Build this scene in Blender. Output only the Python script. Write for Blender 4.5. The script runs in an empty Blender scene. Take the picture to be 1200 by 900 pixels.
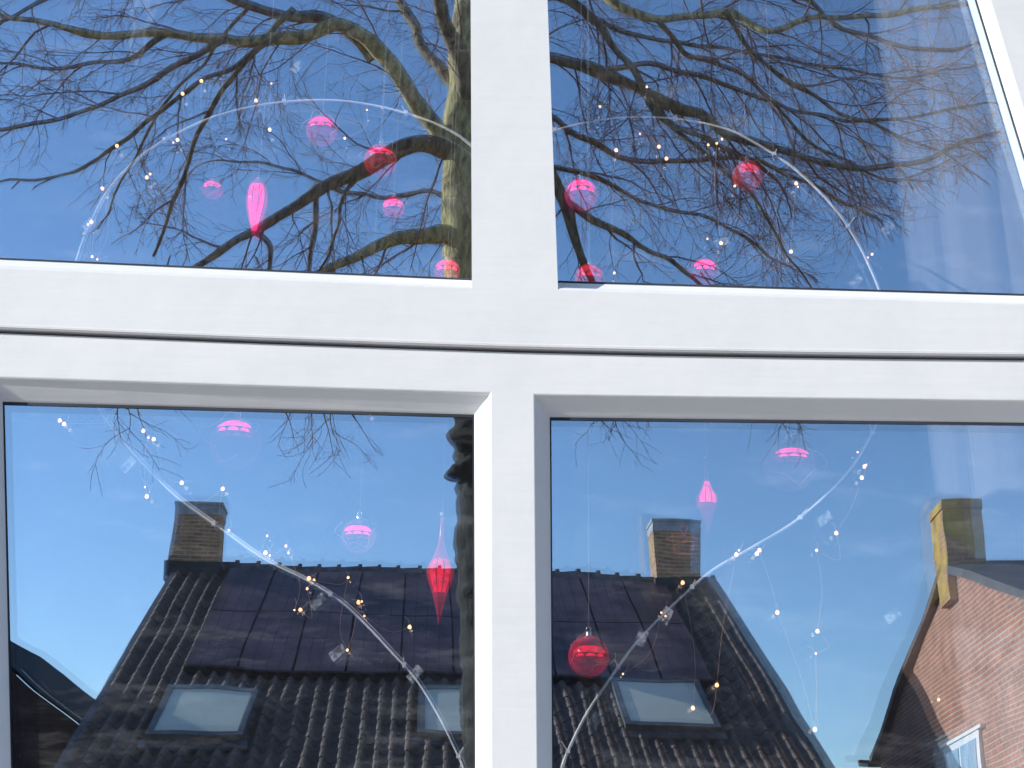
import bpy, math, random
from mathutils import Vector, Matrix, noise
from mathutils.geometry import tessellate_polygon
random.seed(11)
scene=bpy.context.scene
F_PX=1700.0; PITCH=math.radians(20); ROLL=math.radians(1.0)
CAM=Vector((0,-2.2,1.6))
Fw=Vector((0,math.cos(PITCH),math.sin(PITCH))); R0=Vector((1,0,0)); U0=Vector((0,-math.sin(PITCH),math.cos(PITCH)))
Rt=R0*math.cos(ROLL)+U0*math.sin(ROLL); Up=U0*math.cos(ROLL)-R0*math.sin(ROLL)
def ray(px,py): return Fw+Rt*((px-600)/F_PX)+Up*((450-py)/F_PX)
def P(px,py,y=0.0):
    d=ray(px,py); return CAM+d*((y-CAM.y)/d.y)
def V(px,py,D):
    d=ray(px,py); return CAM+d*(D/d.y)
def proj(p):
    q=p-CAM; z=q.dot(Fw); return 600+F_PX*q.dot(Rt)/z, 450-F_PX*q.dot(Up)/z
def M(p): return Vector((p[0],-p[1],p[2]))   # virtual image point -> real point across the street

# ---------- materials
def newmat(name):
    m=bpy.data.materials.new(name); m.use_nodes=True; nt=m.node_tree; nt.nodes.clear()
    o=nt.nodes.new('ShaderNodeOutputMaterial'); return m,nt,o
def N(nt,t,**k):
    n=nt.nodes.new(t)
    for a,b in k.items(): setattr(n,a,b)
    return n
def noisy(name,c1,c2,scale=5,rough=.7,bump=0.2,bscale=40,detail=6,metal=0,spec=.4,lo=.35,hi=.65,stretch=None,dist=.01):
    m,nt,o=newmat(name); L=nt.links
    b=N(nt,'ShaderNodeBsdfPrincipled'); L.new(b.outputs[0],o.inputs[0])
    b.inputs['Roughness'].default_value=rough; b.inputs['Metallic'].default_value=metal; b.inputs['Specular IOR Level'].default_value=spec
    tc=N(nt,'ShaderNodeTexCoord'); mp=N(nt,'ShaderNodeMapping'); L.new(tc.outputs['Object'],mp.inputs[0])
    if stretch: mp.inputs['Scale'].default_value=stretch
    n=N(nt,'ShaderNodeTexNoise'); n.inputs['Scale'].default_value=scale; n.inputs['Detail'].default_value=detail; L.new(mp.outputs[0],n.inputs['Vector'])
    cr=N(nt,'ShaderNodeValToRGB'); cr.color_ramp.elements[0].position=lo; cr.color_ramp.elements[1].position=hi
    cr.color_ramp.elements[0].color=(*c1,1); cr.color_ramp.elements[1].color=(*c2,1)
    L.new(n.outputs[0],cr.inputs[0]); L.new(cr.outputs[0],b.inputs['Base Color'])
    if bump:
        n2=N(nt,'ShaderNodeTexNoise'); n2.inputs['Scale'].default_value=bscale; n2.inputs['Detail'].default_value=5; L.new(mp.outputs[0],n2.inputs['Vector'])
        bp=N(nt,'ShaderNodeBump'); bp.inputs['Strength'].default_value=bump; bp.inputs['Distance'].default_value=dist
        L.new(n2.outputs[0],bp.inputs['Height']); L.new(bp.outputs[0],b.inputs['Normal'])
    return m
def brickmat(name,c1,c2,mortar,lich=None,lichc=(.5,.4,.05)):
    m,nt,o=newmat(name); L=nt.links
    b=N(nt,'ShaderNodeBsdfPrincipled'); b.inputs['Roughness'].default_value=.9; L.new(b.outputs[0],o.inputs[0])
    uv=N(nt,'ShaderNodeUVMap')
    br=N(nt,'ShaderNodeTexBrick'); br.inputs['Scale'].default_value=1; br.inputs['Brick Width'].default_value=.22; br.inputs['Row Height'].default_value=.075
    br.inputs['Mortar Size'].default_value=.011; br.inputs['Mortar Smooth'].default_value=.3; br.inputs['Bias'].default_value=0
    br.inputs['Color1'].default_value=(*c1,1); br.inputs['Color2'].default_value=(*c2,1); br.inputs['Mortar'].default_value=(*mortar,1)
    L.new(uv.outputs[0],br.inputs['Vector'])
    n=N(nt,'ShaderNodeTexNoise'); n.inputs['Scale'].default_value=3; n.inputs['Detail'].default_value=8; L.new(uv.outputs[0],n.inputs['Vector'])
    mx=N(nt,'ShaderNodeMixRGB',blend_type='MULTIPLY'); mx.inputs[0].default_value=.7
    cr=N(nt,'ShaderNodeValToRGB'); cr.color_ramp.elements[0].position=.3; cr.color_ramp.elements[0].color=(.5,.5,.5,1); cr.color_ramp.elements[1].position=.65; cr.color_ramp.elements[1].color=(1.1,1.1,1.1,1)
    L.new(n.outputs[0],cr.inputs[0]); L.new(br.outputs[0],mx.inputs[1]); L.new(cr.outputs[0],mx.inputs[2])
    out=mx.outputs[0]
    if lich:
        n3=N(nt,'ShaderNodeTexNoise'); n3.inputs['Scale'].default_value=2.2; n3.inputs['Detail'].default_value=9; L.new(uv.outputs[0],n3.inputs['Vector'])
        c3=N(nt,'ShaderNodeValToRGB'); c3.color_ramp.elements[0].position=1-lich-.05; c3.color_ramp.elements[1].position=1-lich+.1; L.new(n3.outputs[0],c3.inputs[0])
        mm=N(nt,'ShaderNodeMath',operation='MULTIPLY'); mm.inputs[1].default_value=.75; L.new(c3.outputs[0],mm.inputs[0])
        m3=N(nt,'ShaderNodeMixRGB'); L.new(mm.outputs[0],m3.inputs[0]); L.new(out,m3.inputs[1]); m3.inputs[2].default_value=(*lichc,1); out=m3.outputs[0]
    L.new(out,b.inputs['Base Color'])
    bp=N(nt,'ShaderNodeBump'); bp.inputs['Strength'].default_value=.6; bp.inputs['Distance'].default_value=.01; bp.invert=True
    L.new(br.outputs['Fac'],bp.inputs['Height']); L.new(bp.outputs[0],b.inputs['Normal'])
    return m

# ---------- mesh helpers
class MB:
    def __init__(s): s.v=[]; s.f=[]; s.m=[]
    def poly(s,pts,mi=0):
        b=len(s.v); s.v+= [tuple(p) for p in pts]; s.f.append(tuple(range(b,b+len(pts)))); s.m.append(mi)
    def box(s,o,a,b,c,mi=0):
        o,a,b,c=map(Vector,(o,a,b,c)); k=len(s.v)
        for i in (0,1):
            for j in (0,1):
                for l in (0,1): s.v.append(tuple(o+a*i+b*j+c*l))
        for q in ((0,1,3,2),(4,6,7,5),(0,4,5,1),(2,3,7,6),(0,2,6,4),(1,5,7,3)):
            s.f.append(tuple(k+x for x in q)); s.m.append(mi)
    def tube(s,pts,rad,sides=6,mi=0,cap=False):
        n=len(pts); k=len(s.v)
        for i in range(n):
            t=(pts[min(i+1,n-1)]-pts[max(i-1,0)])
            if t.length<1e-9: t=Vector((0,0,1))
            t.normalize()
            ref=Vector((.123,.98,.17)) if abs(t.y)<.9 else Vector((1,.1,0))
            a=t.cross(ref).normalized(); b=t.cross(a)
            r=rad[i] if isinstance(rad,(list,tuple)) else rad
            for j in range(sides):
                w=2*math.pi*j/sides; s.v.append(tuple(pts[i]+a*(math.cos(w)*r)+b*(math.sin(w)*r)))
        for i in range(n-1):
            for j in range(sides):
                j2=(j+1)%sides
                s.f.append((k+i*sides+j,k+i*sides+j2,k+(i+1)*sides+j2,k+(i+1)*sides+j)); s.m.append(mi)
        if cap:
            s.f.append(tuple(k+j for j in range(sides))); s.m.append(mi)
            s.f.append(tuple(k+(n-1)*sides+j for j in range(sides))); s.m.append(mi)
    def lathe(s,c,prof,sides=24,mi=0):
        k=len(s.v)
        for (r,z) in prof:
            for j in range(sides):
                w=2*math.pi*j/sides; s.v.append((c[0]+r*math.cos(w),c[1]+r*math.sin(w),c[2]+z))
        for i in range(len(prof)-1):
            for j in range(sides):
                j2=(j+1)%sides
                s.f.append((k+i*sides+j,k+i*sides+j2,k+(i+1)*sides+j2,k+(i+1)*sides+j)); s.m.append(mi)
    def make(s,name,mats,parent=None,smooth=False,uv=False,recalc=True,bevel=0):
        me=bpy.data.meshes.new(name); me.from_pydata(s.v,[],s.f)
        for m in mats: me.materials.append(m)
        me.polygons.foreach_set('material_index',s.m)
        me.update()
        if recalc:
            import bmesh
            bm=bmesh.new(); bm.from_mesh(me); bmesh.ops.recalc_face_normals(bm,faces=bm.faces); bm.to_mesh(me); bm.free()
        if smooth: me.polygons.foreach_set('use_smooth',[True]*len(me.polygons))
        if uv:
            ul=me.uv_layers.new(name='UVMap')
            for p in me.polygons:
                n=p.normal
                for li in p.loop_indices:
                    co=me.vertices[me.loops[li].vertex_index].co
                    if abs(n.z)>.9: q=(co.x,co.y)
                    elif abs(n.x)>abs(n.y): q=(co.y,co.z)
                    else: q=(co.x,co.z)
                    ul.data[li].uv=q
        ob=bpy.data.objects.new(name,me); scene.collection.objects.link(ob)
        if parent: ob.parent=parent
        if bevel:
            bv=ob.modifiers.new('bevel','BEVEL'); bv.width=bevel; bv.segments=2
        return ob
def empty(name):
    e=bpy.data.objects.new(name,None); scene.collection.objects.link(e); return e
def catmull(pts,n=6):
    out=[]; L=len(pts)
    for i in range(L-1):
        p0=pts[max(i-1,0)];p1=pts[i];p2=pts[i+1];p3=pts[min(i+2,L-1)]
        for k in range(n):
            t=k/n
            out.append(.5*((2*p1)+(p2-p0)*t+(2*p0-5*p1+4*p2-p3)*t*t+(3*p1-p0-3*p2+p3)*t**3))
    out.append(pts[-1]); return out

# ---------- world, sun
EL=22; PHI=27   # low sun from the left, beyond the opposite roofs
w=bpy.data.worlds.new("World"); scene.world=w; w.use_nodes=True; nt=w.node_tree
bg=nt.nodes['Background']; sky=nt.nodes.new('ShaderNodeTexSky'); sky.sky_type='NISHITA'; sky.sun_disc=False
sky.sun_elevation=math.radians(EL); sky.sun_rotation=math.radians(-90-PHI); sky.air_density=1.0; sky.dust_density=.1; sky.ozone_density=3.2
nt.links.new(sky.outputs[0],bg.inputs[0]); bg.inputs[1].default_value=.15
sd=bpy.data.lights.new('sun','SUN'); sd.energy=5; sd.angle=math.radians(.5); sd.color=(1,.94,.85)
so=bpy.data.objects.new('sun',sd); scene.collection.objects.link(so)
ce=math.cos(math.radians(EL))
sv=Vector((-math.cos(math.radians(PHI))*ce,-math.sin(math.radians(PHI))*ce,math.sin(math.radians(EL))))
so.rotation_euler=sv.to_track_quat('Z','Y').to_euler()
scene.view_settings.view_transform='Standard'; scene.view_settings.look='None'; scene.view_settings.exposure=0

# ---------- camera
cd=bpy.data.cameras.new('camera'); cam=bpy.data.objects.new('camera',cd); scene.collection.objects.link(cam)
cd.sensor_width=36; cd.lens=36*F_PX/1200; cd.clip_end=2000; cd.clip_start=.05
mw=Matrix((( Rt.x,Up.x,-Fw.x,CAM.x),(Rt.y,Up.y,-Fw.y,CAM.y),(Rt.z,Up.z,-Fw.z,CAM.z),(0,0,0,1)))
cam.matrix_world=mw; scene.camera=cam

# ---------- window
paint,nt,o=newmat('white_gloss_paint'); L=nt.links
b=N(nt,'ShaderNodeBsdfPrincipled'); L.new(b.outputs[0],o.inputs[0]); b.inputs['Roughness'].default_value=.34
tc=N(nt,'ShaderNodeTexCoord')
mp=N(nt,'ShaderNodeMapping'); mp.inputs['Scale'].default_value=(3,20,55); L.new(tc.outputs['Object'],mp.inputs[0])
n1=N(nt,'ShaderNodeTexNoise'); n1.inputs['Scale'].default_value=1.6; n1.inputs['Detail'].default_value=5; L.new(mp.outputs[0],n1.inputs['Vector'])
n2=N(nt,'ShaderNodeTexNoise'); n2.inputs['Scale'].default_value=7; n2.inputs['Detail'].default_value=10; n2.inputs['Roughness'].default_value=.7; L.new(tc.outputs['Object'],n2.inputs['Vector'])
cr=N(nt,'ShaderNodeValToRGB'); cr.color_ramp.elements[0].position=.3; cr.color_ramp.elements[0].color=(.83,.85,.88,1); cr.color_ramp.elements[1].position=.6; cr.color_ramp.elements[1].color=(.89,.905,.93,1)
L.new(n2.outputs[0],cr.inputs[0]); L.new(cr.outputs[0],b.inputs['Base Color'])
bp=N(nt,'ShaderNodeBump'); bp.inputs['Strength'].default_value=.4; bp.inputs['Distance'].default_value=.0014; L.new(n1.outputs[0],bp.inputs['Height'])
n3=N(nt,'ShaderNodeTexNoise'); n3.inputs['Scale'].default_value=11; n3.inputs['Detail'].default_value=4; L.new(tc.outputs['Object'],n3.inputs['Vector'])
bp2=N(nt,'ShaderNodeBump'); bp2.inputs['Strength'].default_value=.25; bp2.inputs['Distance'].default_value=.005; L.new(n3.outputs[0],bp2.inputs['Height']); L.new(bp.outputs[0],bp2.inputs['Normal'])
L.new(bp2.outputs[0],b.inputs['Normal'])
gasket=noisy('dark_glazing_gasket',(.02,.03,.05),(.05,.06,.08),bump=0)
gapm=noisy('grey_gap',(.08,.08,.07),(.2,.2,.18),scale=30)  # uneven grey for the strip in the gap between the sashes

X0,X1,Z0,Z1=-1.28,1.32,1.15,4.15
win=empty('sash_window')
def sash(name,outer,holes,yf,yg):
    mb=MB()
    of=[Vector((p[0],yf,p[1])) for p in outer]
    faces=[of]+[[P(x,y,yf) for x,y in h[0]] for h in holes]
    flat=[p for l in faces for p in l]
    polys=[[Vector((p.x,p.z,0)) for p in l] for l in faces]
    tr=tessellate_polygon(polys); k=len(mb.v); mb.v+=[tuple(p) for p in flat]
    for t in tr: mb.f.append(tuple(k+i for i in t)); mb.m.append(0)
    ob1=mb.make(name+'_face',[paint],win)
    mb=MB(); n=len(of)
    for i in range(n):
        a=of[i]; c=of[(i+1)%n]; e=.004
        mb.poly([a,c,c+Vector((0,.09,0)),a+Vector((0,.09,0))])
    for h in holes:
        A=[P(x,y,yf) for x,y in h[0]]; B=[P(x,y,yg) for x,y in h[1]]
        prof=h[2]
        loops=[]
        for s,t in prof:
            loops.append([Vector((a.x+(c.x-a.x)*s, yf+(yg-yf)*t, a.z+(c.z-a.z)*s)) for a,c in zip(A,B)])
        for l0,l1 in zip(loops[:-1],loops[1:]):
            m=len(l0)
            for i in range(m): mb.poly([l0[i],l0[(i+1)%m],l1[(i+1)%m],l1[i]])
    mb.make(name+'_moulding',[paint],win)
    mb=MB()
    for h in holes:
        B=[P(x,y,yg-.0015) for x,y in h[1]]; c=sum(B,Vector())/len(B)
        C=[p+Vector(((.0015 if p.x<c.x else -.0015),0,(.0020 if p.z<c.z else -.0032))) for p in B]
        B=[p-Vector(((.004 if p.x<c.x else -.004),0,(.004 if p.z<c.z else -.004))) for p in B]
        for i in range(len(B)):
            j=(i+1)%len(B); mb.poly([B[i],B[j],C[j],C[i]])
    mb.make(name+'_gasket',[gasket],win)
gap=[(0,385),(150,391),(300,397),(450,402.5),(600,407.5),(750,411),(900,413.5),(1050,415.5),(1200,417)]
def gapline(off,yf):
    l=[P(x,y+off,yf) for x,y in gap]; l=[(p.x,p.z) for p in l]
    s0=(l[1][1]-l[0][1])/(l[1][0]-l[0][0]); s1=(l[-1][1]-l[-2][1])/(l[-1][0]-l[-2][0])
    return [(X0,l[0][1]+(X0-l[0][0])*s0)]+l+[(X1,l[-1][1]+(X1-l[-1][0])*s1)]
yu,yl=-.043,-.032
nose=[(0,0),(.10,.03),(.2,.12),(.27,.3),(.34,.6),(.42,.72),(1,1)]
up_out=gapline(-2,yu)+[(X1,Z1),(X0,Z1)]
h1=([(-138,-345),(550,-345),(553,338),(-138,309)],[(-120,-330),(560,-330),(561,328),(-120,298)],nose)
h2=([(629,-345),(1056,-345),(1270,359),(654,340)],[(621,-330),(1043,-330),(1250,347),(645,330)],nose)
sash('upper_sash',up_out,[h1,h2],yu,0)
lo_out=gapline(7,yl)+[(X1,Z0),(X0,Z0)]
nose2=[(0,0),(.05,.015),(.11,.07),(.15,.16),(.22,.24),(.9,.88),(1,1)]
h3=([(-16,440),(576,459),(577,1275),(-2,1275)],[(4,472),(555,487),(557,1250),(22,1250)],nose2)
h4=([(625,461),(1352,470),(1367,1275),(632,1275)],[(645,490),(1330,498),(1345,1250),(650,1250)],nose2)
sash('lower_sash',lo_out,[h3,h4],yl,0)
mb=MB(); g0=gapline(-10,-.02); g1=gapline(18,-.02)
for i in range(len(g0)-1):
    mb.poly([(g0[i][0],-.016,g0[i][1]),(g0[i+1][0],-.016,g0[i+1][1]),(g1[i+1][0],-.016,g1[i+1][1]),(g1[i][0],-.016,g1[i][1])])
mb.make('sash_joint',[gapm],win)
mb=MB(); gl=gapline(7,yl)
mb.tube([Vector((x,yl+.0065,z-.002)) for x,z in gl],.0065,12)
mb.make('lower_rail_lip',[paint],win,smooth=True)
mb=MB(); gl=gapline(-2,yu)
mb.tube([Vector((x,yu+.0045,z+.003)) for x,z in gl],.005,12)
mb.make('upper_rail_lip',[paint],win,smooth=True)

def glassmat(name,refl,trans,tint,wob,dust=0):
    m,nt,o=newmat(name); L=nt.links
    g=N(nt,'ShaderNodeBsdfGlossy'); g.inputs['Roughness'].default_value=0; g.inputs['Color'].default_value=(refl*tint[0],refl*tint[1],refl*tint[2],1)
    t=N(nt,'ShaderNodeBsdfTransparent'); t.inputs[0].default_value=(trans,trans,trans,1)
    a=N(nt,'ShaderNodeAddShader'); L.new(g.outputs[0],a.inputs[0]); L.new(t.outputs[0],a.inputs[1]); out=a.outputs[0]
    tc=N(nt,'ShaderNodeTexCoord'); n=N(nt,'ShaderNodeTexNoise'); n.inputs['Scale'].default_value=7; n.inputs['Detail'].default_value=1; L.new(tc.outputs['Object'],n.inputs['Vector'])
    bp=N(nt,'ShaderNodeBump'); bp.inputs['Strength'].default_value=1; bp.inputs['Distance'].default_value=wob; L.new(n.outputs[0],bp.inputs['Height']); L.new(bp.outputs[0],g.inputs['Normal'])
    if dust:   # faint smears and dust specks on the outside of the glass
        mp=N(nt,'ShaderNodeMapping'); mp.inputs['Rotation'].default_value=(0,.7,0); mp.inputs['Scale'].default_value=(2.2,1,9); L.new(tc.outputs['Object'],mp.inputs[0])
        n2=N(nt,'ShaderNodeTexNoise'); n2.inputs['Scale'].default_value=2.2; n2.inputs['Detail'].default_value=9; n2.inputs['Roughness'].default_value=.72; L.new(mp.outputs[0],n2.inputs['Vector'])
        c=N(nt,'ShaderNodeValToRGB'); c.color_ramp.elements[0].position=.52; c.color_ramp.elements[0].color=(.006,.006,.006,1); c.color_ramp.elements[1].position=.78; c.color_ramp.elements[1].color=(dust,dust,dust,1); L.new(n2.outputs[0],c.inputs[0])
        df=N(nt,'ShaderNodeBsdfDiffuse'); L.new(c.outputs[0],df.inputs[0])
        a2=N(nt,'ShaderNodeAddShader'); L.new(out,a2.inputs[0]); L.new(df.outputs[0],a2.inputs[1]); out=a2.outputs[0]
    L.new(out,o.inputs[0])
    return m
TINT=(.80,.95,1.10)
gl_out=glassmat('window_glass_outer',.68,.78,TINT,.00016,.10)
gl_in=glassmat('window_glass_inner',.20,.88,TINT,.0002)
def pane(name,x0,x1,z0,z1,y,mat,ax=0,az=0):
    mb=MB(); cx,cz=(x0+x1)/2,(z0+z1)/2
    pts=[]
    for x,z in ((x0,z0),(x1,z0),(x1,z1),(x0,z1)):
        pts.append((x,y+(x-cx)*math.tan(az)+(z-cz)*math.tan(ax),z))
    mb.poly(pts); mb.make(name,[mat],win,recalc=False)
zs=P(600,408).z; xm=P(600,450).x
pane('upper_glass_left',X0+.02,xm-.002,zs+.02,Z1-.02,0.0,gl_out); pane('upper_glass_right',xm+.002,X1-.02,zs+.02,Z1-.02,0.0,gl_out)
pane('lower_glass_left',X0+.02,xm-.002,Z0+.02,zs-.02,0.0,gl_out); pane('lower_glass_right',xm+.002,X1-.02,Z0+.02,zs-.02,0.0,gl_out)
d=math.radians
pane('upper_inner_left',X0+.02,xm-.002,zs+.02,Z1-.02,.018,gl_in,d(.03),d(.05)); pane('upper_inner_right',xm+.002,X1-.02,zs+.02,Z1-.02,.018,gl_in,d(.03),d(-.05))
pane('lower_inner_left',X0+.02,xm-.002,Z0+.02,zs-.02,.018,gl_in,d(-.12),d(-.06)); pane('lower_inner_right',xm+.002,X1-.02,Z0+.02,zs-.02,.018,gl_in,d(-.08),d(.22))

# ---------- house that holds the window
redbrick=brickmat('red_brick',(.32,.11,.06),(.24,.085,.05),(.33,.29,.25))
slate=noisy('dark_roof',(.04,.04,.045),(.09,.085,.085),scale=2)
host=empty('terraced_house')
mb=MB(); a,bk=-.12,.2
HX0,HX1=-20,12; EZ=7.4
mb.box((HX0,a,0),(X0-HX0,0,0),(0,bk-a,0),(0,0,EZ)); mb.box((X1,a,0),(HX1-X1,0,0),(0,bk-a,0),(0,0,EZ))
mb.box((X0,a,0),(X1-X0,0,0),(0,bk-a,0),(0,0,Z0)); mb.box((X0,a,Z1),(X1-X0,0,0),(0,bk-a,0),(0,0,EZ-Z1))
mb.box((HX0,9,0),(HX1-HX0,0,0),(0,.3,0),(0,0,EZ)); 
for x in (HX0,HX1-.3):
    mb.poly([(x,bk,0),(x,9,0),(x,9,EZ),(x,4.6,11.1),(x,bk,EZ)])
mb.make('walls',[redbrick],host,uv=True)
mb=MB()
mb.poly([(HX0-.2,-.35,EZ-.25),(HX1+.2,-.35,EZ-.25),(HX1+.2,4.6,11.3),(HX0-.2,4.6,11.3)]); mb.poly([(HX0-.2,9.6,EZ-.25),(HX1+.2,9.6,EZ-.25),(HX1+.2,4.6,11.3),(HX0-.2,4.6,11.3)])
mb.make('roof',[slate],host)
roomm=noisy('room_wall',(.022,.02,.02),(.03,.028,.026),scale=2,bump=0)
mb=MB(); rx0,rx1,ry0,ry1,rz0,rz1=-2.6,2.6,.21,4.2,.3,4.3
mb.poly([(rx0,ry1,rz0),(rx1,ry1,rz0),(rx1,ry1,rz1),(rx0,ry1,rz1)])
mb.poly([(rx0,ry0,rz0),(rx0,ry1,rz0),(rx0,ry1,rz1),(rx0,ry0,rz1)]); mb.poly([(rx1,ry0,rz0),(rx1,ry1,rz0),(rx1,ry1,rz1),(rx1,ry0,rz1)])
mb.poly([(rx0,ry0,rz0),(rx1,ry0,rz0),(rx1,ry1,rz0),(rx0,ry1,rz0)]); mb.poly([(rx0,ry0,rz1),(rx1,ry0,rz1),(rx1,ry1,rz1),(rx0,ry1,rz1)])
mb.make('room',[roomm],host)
mb=MB(); mb.box((X0-.06,-.24,Z0-.08),(X1-X0+.12,0,0),(0,.2,0),(0,0,.075)); mb.make('window_sill',[noisy('stone_sill',(.3,.3,.29),(.4,.4,.38))],win,bevel=.006)

# added haze curtain
cm,nt,o=newmat('sheer_haze_curtain'); L=nt.links  # cloth sheet added to give the right panes a pale haze
df=N(nt,'ShaderNodeBsdfDiffuse'); df.inputs[0].default_value=(.5,.5,.53,1); t=N(nt,'ShaderNodeBsdfTransparent'); mx=N(nt,'ShaderNodeMixShader'); mx.inputs[0].default_value=.24
L.new(t.outputs[0],mx.inputs[1]); L.new(df.outputs[0],mx.inputs[2]); L.new(mx.outputs[0],o.inputs[0])
mb=MB(); xa=P(1130,600,.3).x; n=90
cols=[]
for i in range(n+1):
    x=xa+(X1+.1-xa)*i/n; y=.3+.007*math.sin(x*60)+.005*math.sin(x*31+1); cols.append((x,y))
for i in range(n):
    (xA,yA),(xB,yB)=cols[i],cols[i+1]
    mb.poly([(xA-.0,yA,1.0),(xB,yB,1.0),(xB-.03,yB,4.2),(xA-.12,yA,4.2)])
mb.make('haze_curtain',[cm],None,smooth=True,recalc=False)

# ---------- decorations inside
hoopm=noisy('frosted_hoop',(.40,.42,.45),(.75,.77,.8),bump=0,rough=.3,scale=9)
tape,nt,o=newmat('clear_tape'); L=nt.links
df=N(nt,'ShaderNodeBsdfDiffuse'); df.inputs[0].default_value=(.7,.75,.8,1); t=N(nt,'ShaderNodeBsdfTransparent'); mx=N(nt,'ShaderNodeMixShader')
tc=N(nt,'ShaderNodeTexCoord'); nn_=N(nt,'ShaderNodeTexNoise'); nn_.inputs['Scale'].default_value=120; nn_.inputs['Detail'].default_value=4; L.new(tc.outputs['Object'],nn_.inputs['Vector'])
c_r=N(nt,'ShaderNodeValToRGB'); c_r.color_ramp.elements[0].position=.4; c_r.color_ramp.elements[0].color=(.05,.05,.05,1); c_r.color_ramp.elements[1].position=.65; c_r.color_ramp.elements[1].color=(.45,.45,.45,1); L.new(nn_.outputs[0],c_r.inputs[0]); L.new(c_r.outputs[0],mx.inputs[0])
L.new(t.outputs[0],mx.inputs[1]); L.new(df.outputs[0],mx.inputs[2]); L.new(mx.outputs[0],o.inputs[0])
hoops=[[(88,310),(100,275),(125,225),(160,187),(200,160),(250,137),(300,124),(350,118),(400,118),(450,126),(500,141),(535,158),(560,178)],
[(620,166),(650,153),(690,143),(740,137),(800,140),(850,151),(880,165),(920,190),(950,215),(980,247),(1005,285),(1022,320),(1032,345)],
[(112,470),(125,493),(160,535),(205,580),(260,620),(310,655),(360,680),(400,705),(432,735),(460,765),(487,795),(512,835),(532,875),(545,905),(555,940)],
[(1035,480),(1022,507),(1000,545),(970,578),(930,612),(880,642),(835,668),(800,698),(770,727),(740,760),(710,802),(688,835),(670,870),(658,900),(650,940)]]
tapes=[[(104,262),(348,78)],[(1040,268),(1003,330),(846,284)],[(150,545),(372,705),(486,790),(395,765)],[(966,608),(781,722),(1046,722),(752,748),(697,845)]]
for h,tp_ in zip(hoops,tapes):
    pts=catmull([P(x,y,.10) for x,y in h],6)
    mb=MB(); mb.tube(pts,.0019,8); mb.tube([p+Vector((.0035,.004,.0028)) for p in pts],.0011,6)
    e=empty('light_hoop'); mb.make('tube',[hoopm],e,smooth=True)
    mb=MB()
    for i in range(6,len(pts)-4,17):
        p=pts[i]; q=p+Vector((random.uniform(-.012,.012),-.006,random.uniform(.008,.016)))
        mb.box(p+Vector((-.003,-.006,-.004)),(.006,0,0),(0,.009,0),(0,0,.007)); mb.tube([p,q],.001,5)
    mb.make('clips',[hoopm],e)
    mb=MB()
    for (x,y) in tp_:
        c=P(x,y,.045); an=random.uniform(.2,1.2); u_=Vector((math.cos(an),0,math.sin(an)))*.013; v_=Vector((-math.sin(an),.1,math.cos(an)))*.008
        mb.poly([c-u_-v_,c+u_-v_*.8,c+u_*1.1+v_,c-u_*.9+v_])
    mb.make('tape',[tape],e,recalc=False)

bulb,nt,o=newmat('warm_led'); em=N(nt,'ShaderNodeEmission'); em.inputs[0].default_value=(1,.52,.26,1); em.inputs[1].default_value=3.2; nt.links.new(em.outputs[0],o.inputs[0])
wire=noisy('copper_wire',(.5,.3,.2),(.6,.4,.3),bump=0,rough=.3,metal=.8)
lights=[[(318,98),(316,152),(137,171),(176,204),(203,167),(208,164),(120,221),(103,263),(107,260),(108,301),(114,304),(214,110),(430,129),(404,162),(448,126),(300,118),(265,163),(172,208),(236,95)],
[(703,125),(758,102),(750,157),(781,186),(830,170),(846,163),(829,280),(933,215),(1022,298),(927,295),(870,195),(845,285),(1017,302),(861,218),(722,176),(772,172),(840,168),(935,219),(720,320)],
[(75,497),(168,505),(180,515),(170,571),(172,582),(213,566),(261,573),(313,628),(335,640),(311,648),(316,651),(268,622),(362,678),(408,677),(424,705),(427,722),(345,715),(352,715),(360,690),(407,762),(434,484),(368,680),(480,735),(70,493),(174,513),(338,648),(420,706)],
[(980,625),(1015,545),(1010,560),(957,645),(890,645),(863,650),(911,718),(958,740),(956,766),(840,803),(775,718),(780,722),(1005,530),(812,830),(955,855),(1100,820),(800,683),(730,790),(1013,547),(887,649),(866,645)]]
import bmesh
for g in lights:
    e=empty('fairy_lights'); mb=MB(); mw_=MB(); pts=[]
    for (x,y) in g:
        p=P(x,y,random.uniform(.08,.13)); pts.append(p)
        r=random.choice((.0017,.0023,.0033)); mb.lathe(p,[(0,-r),(r*.7,-r*.7),(r,0),(r*.7,r*.8),(0,r*1.3)],10)
        q=p+Vector((random.uniform(-.015,.015),.004,random.uniform(.004,.02))); mw_.tube([p,(p+q)/2+Vector((.003,0,.002)),q],.0006,4)
    pts.sort(key=lambda p:p.x)
    for a_,b_ in zip(pts[:-1],pts[1:]):
        if (a_-b_).length<.28:
            md=(a_+b_)/2+Vector((random.uniform(-.02,.02),0,random.uniform(-.03,.01)))
            mw_.tube(catmull([a_,md,b_],6),.0004,4)
    mb.make('bulbs',[bulb],e,smooth=True); mw_.make('wires',[wire],e)

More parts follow.
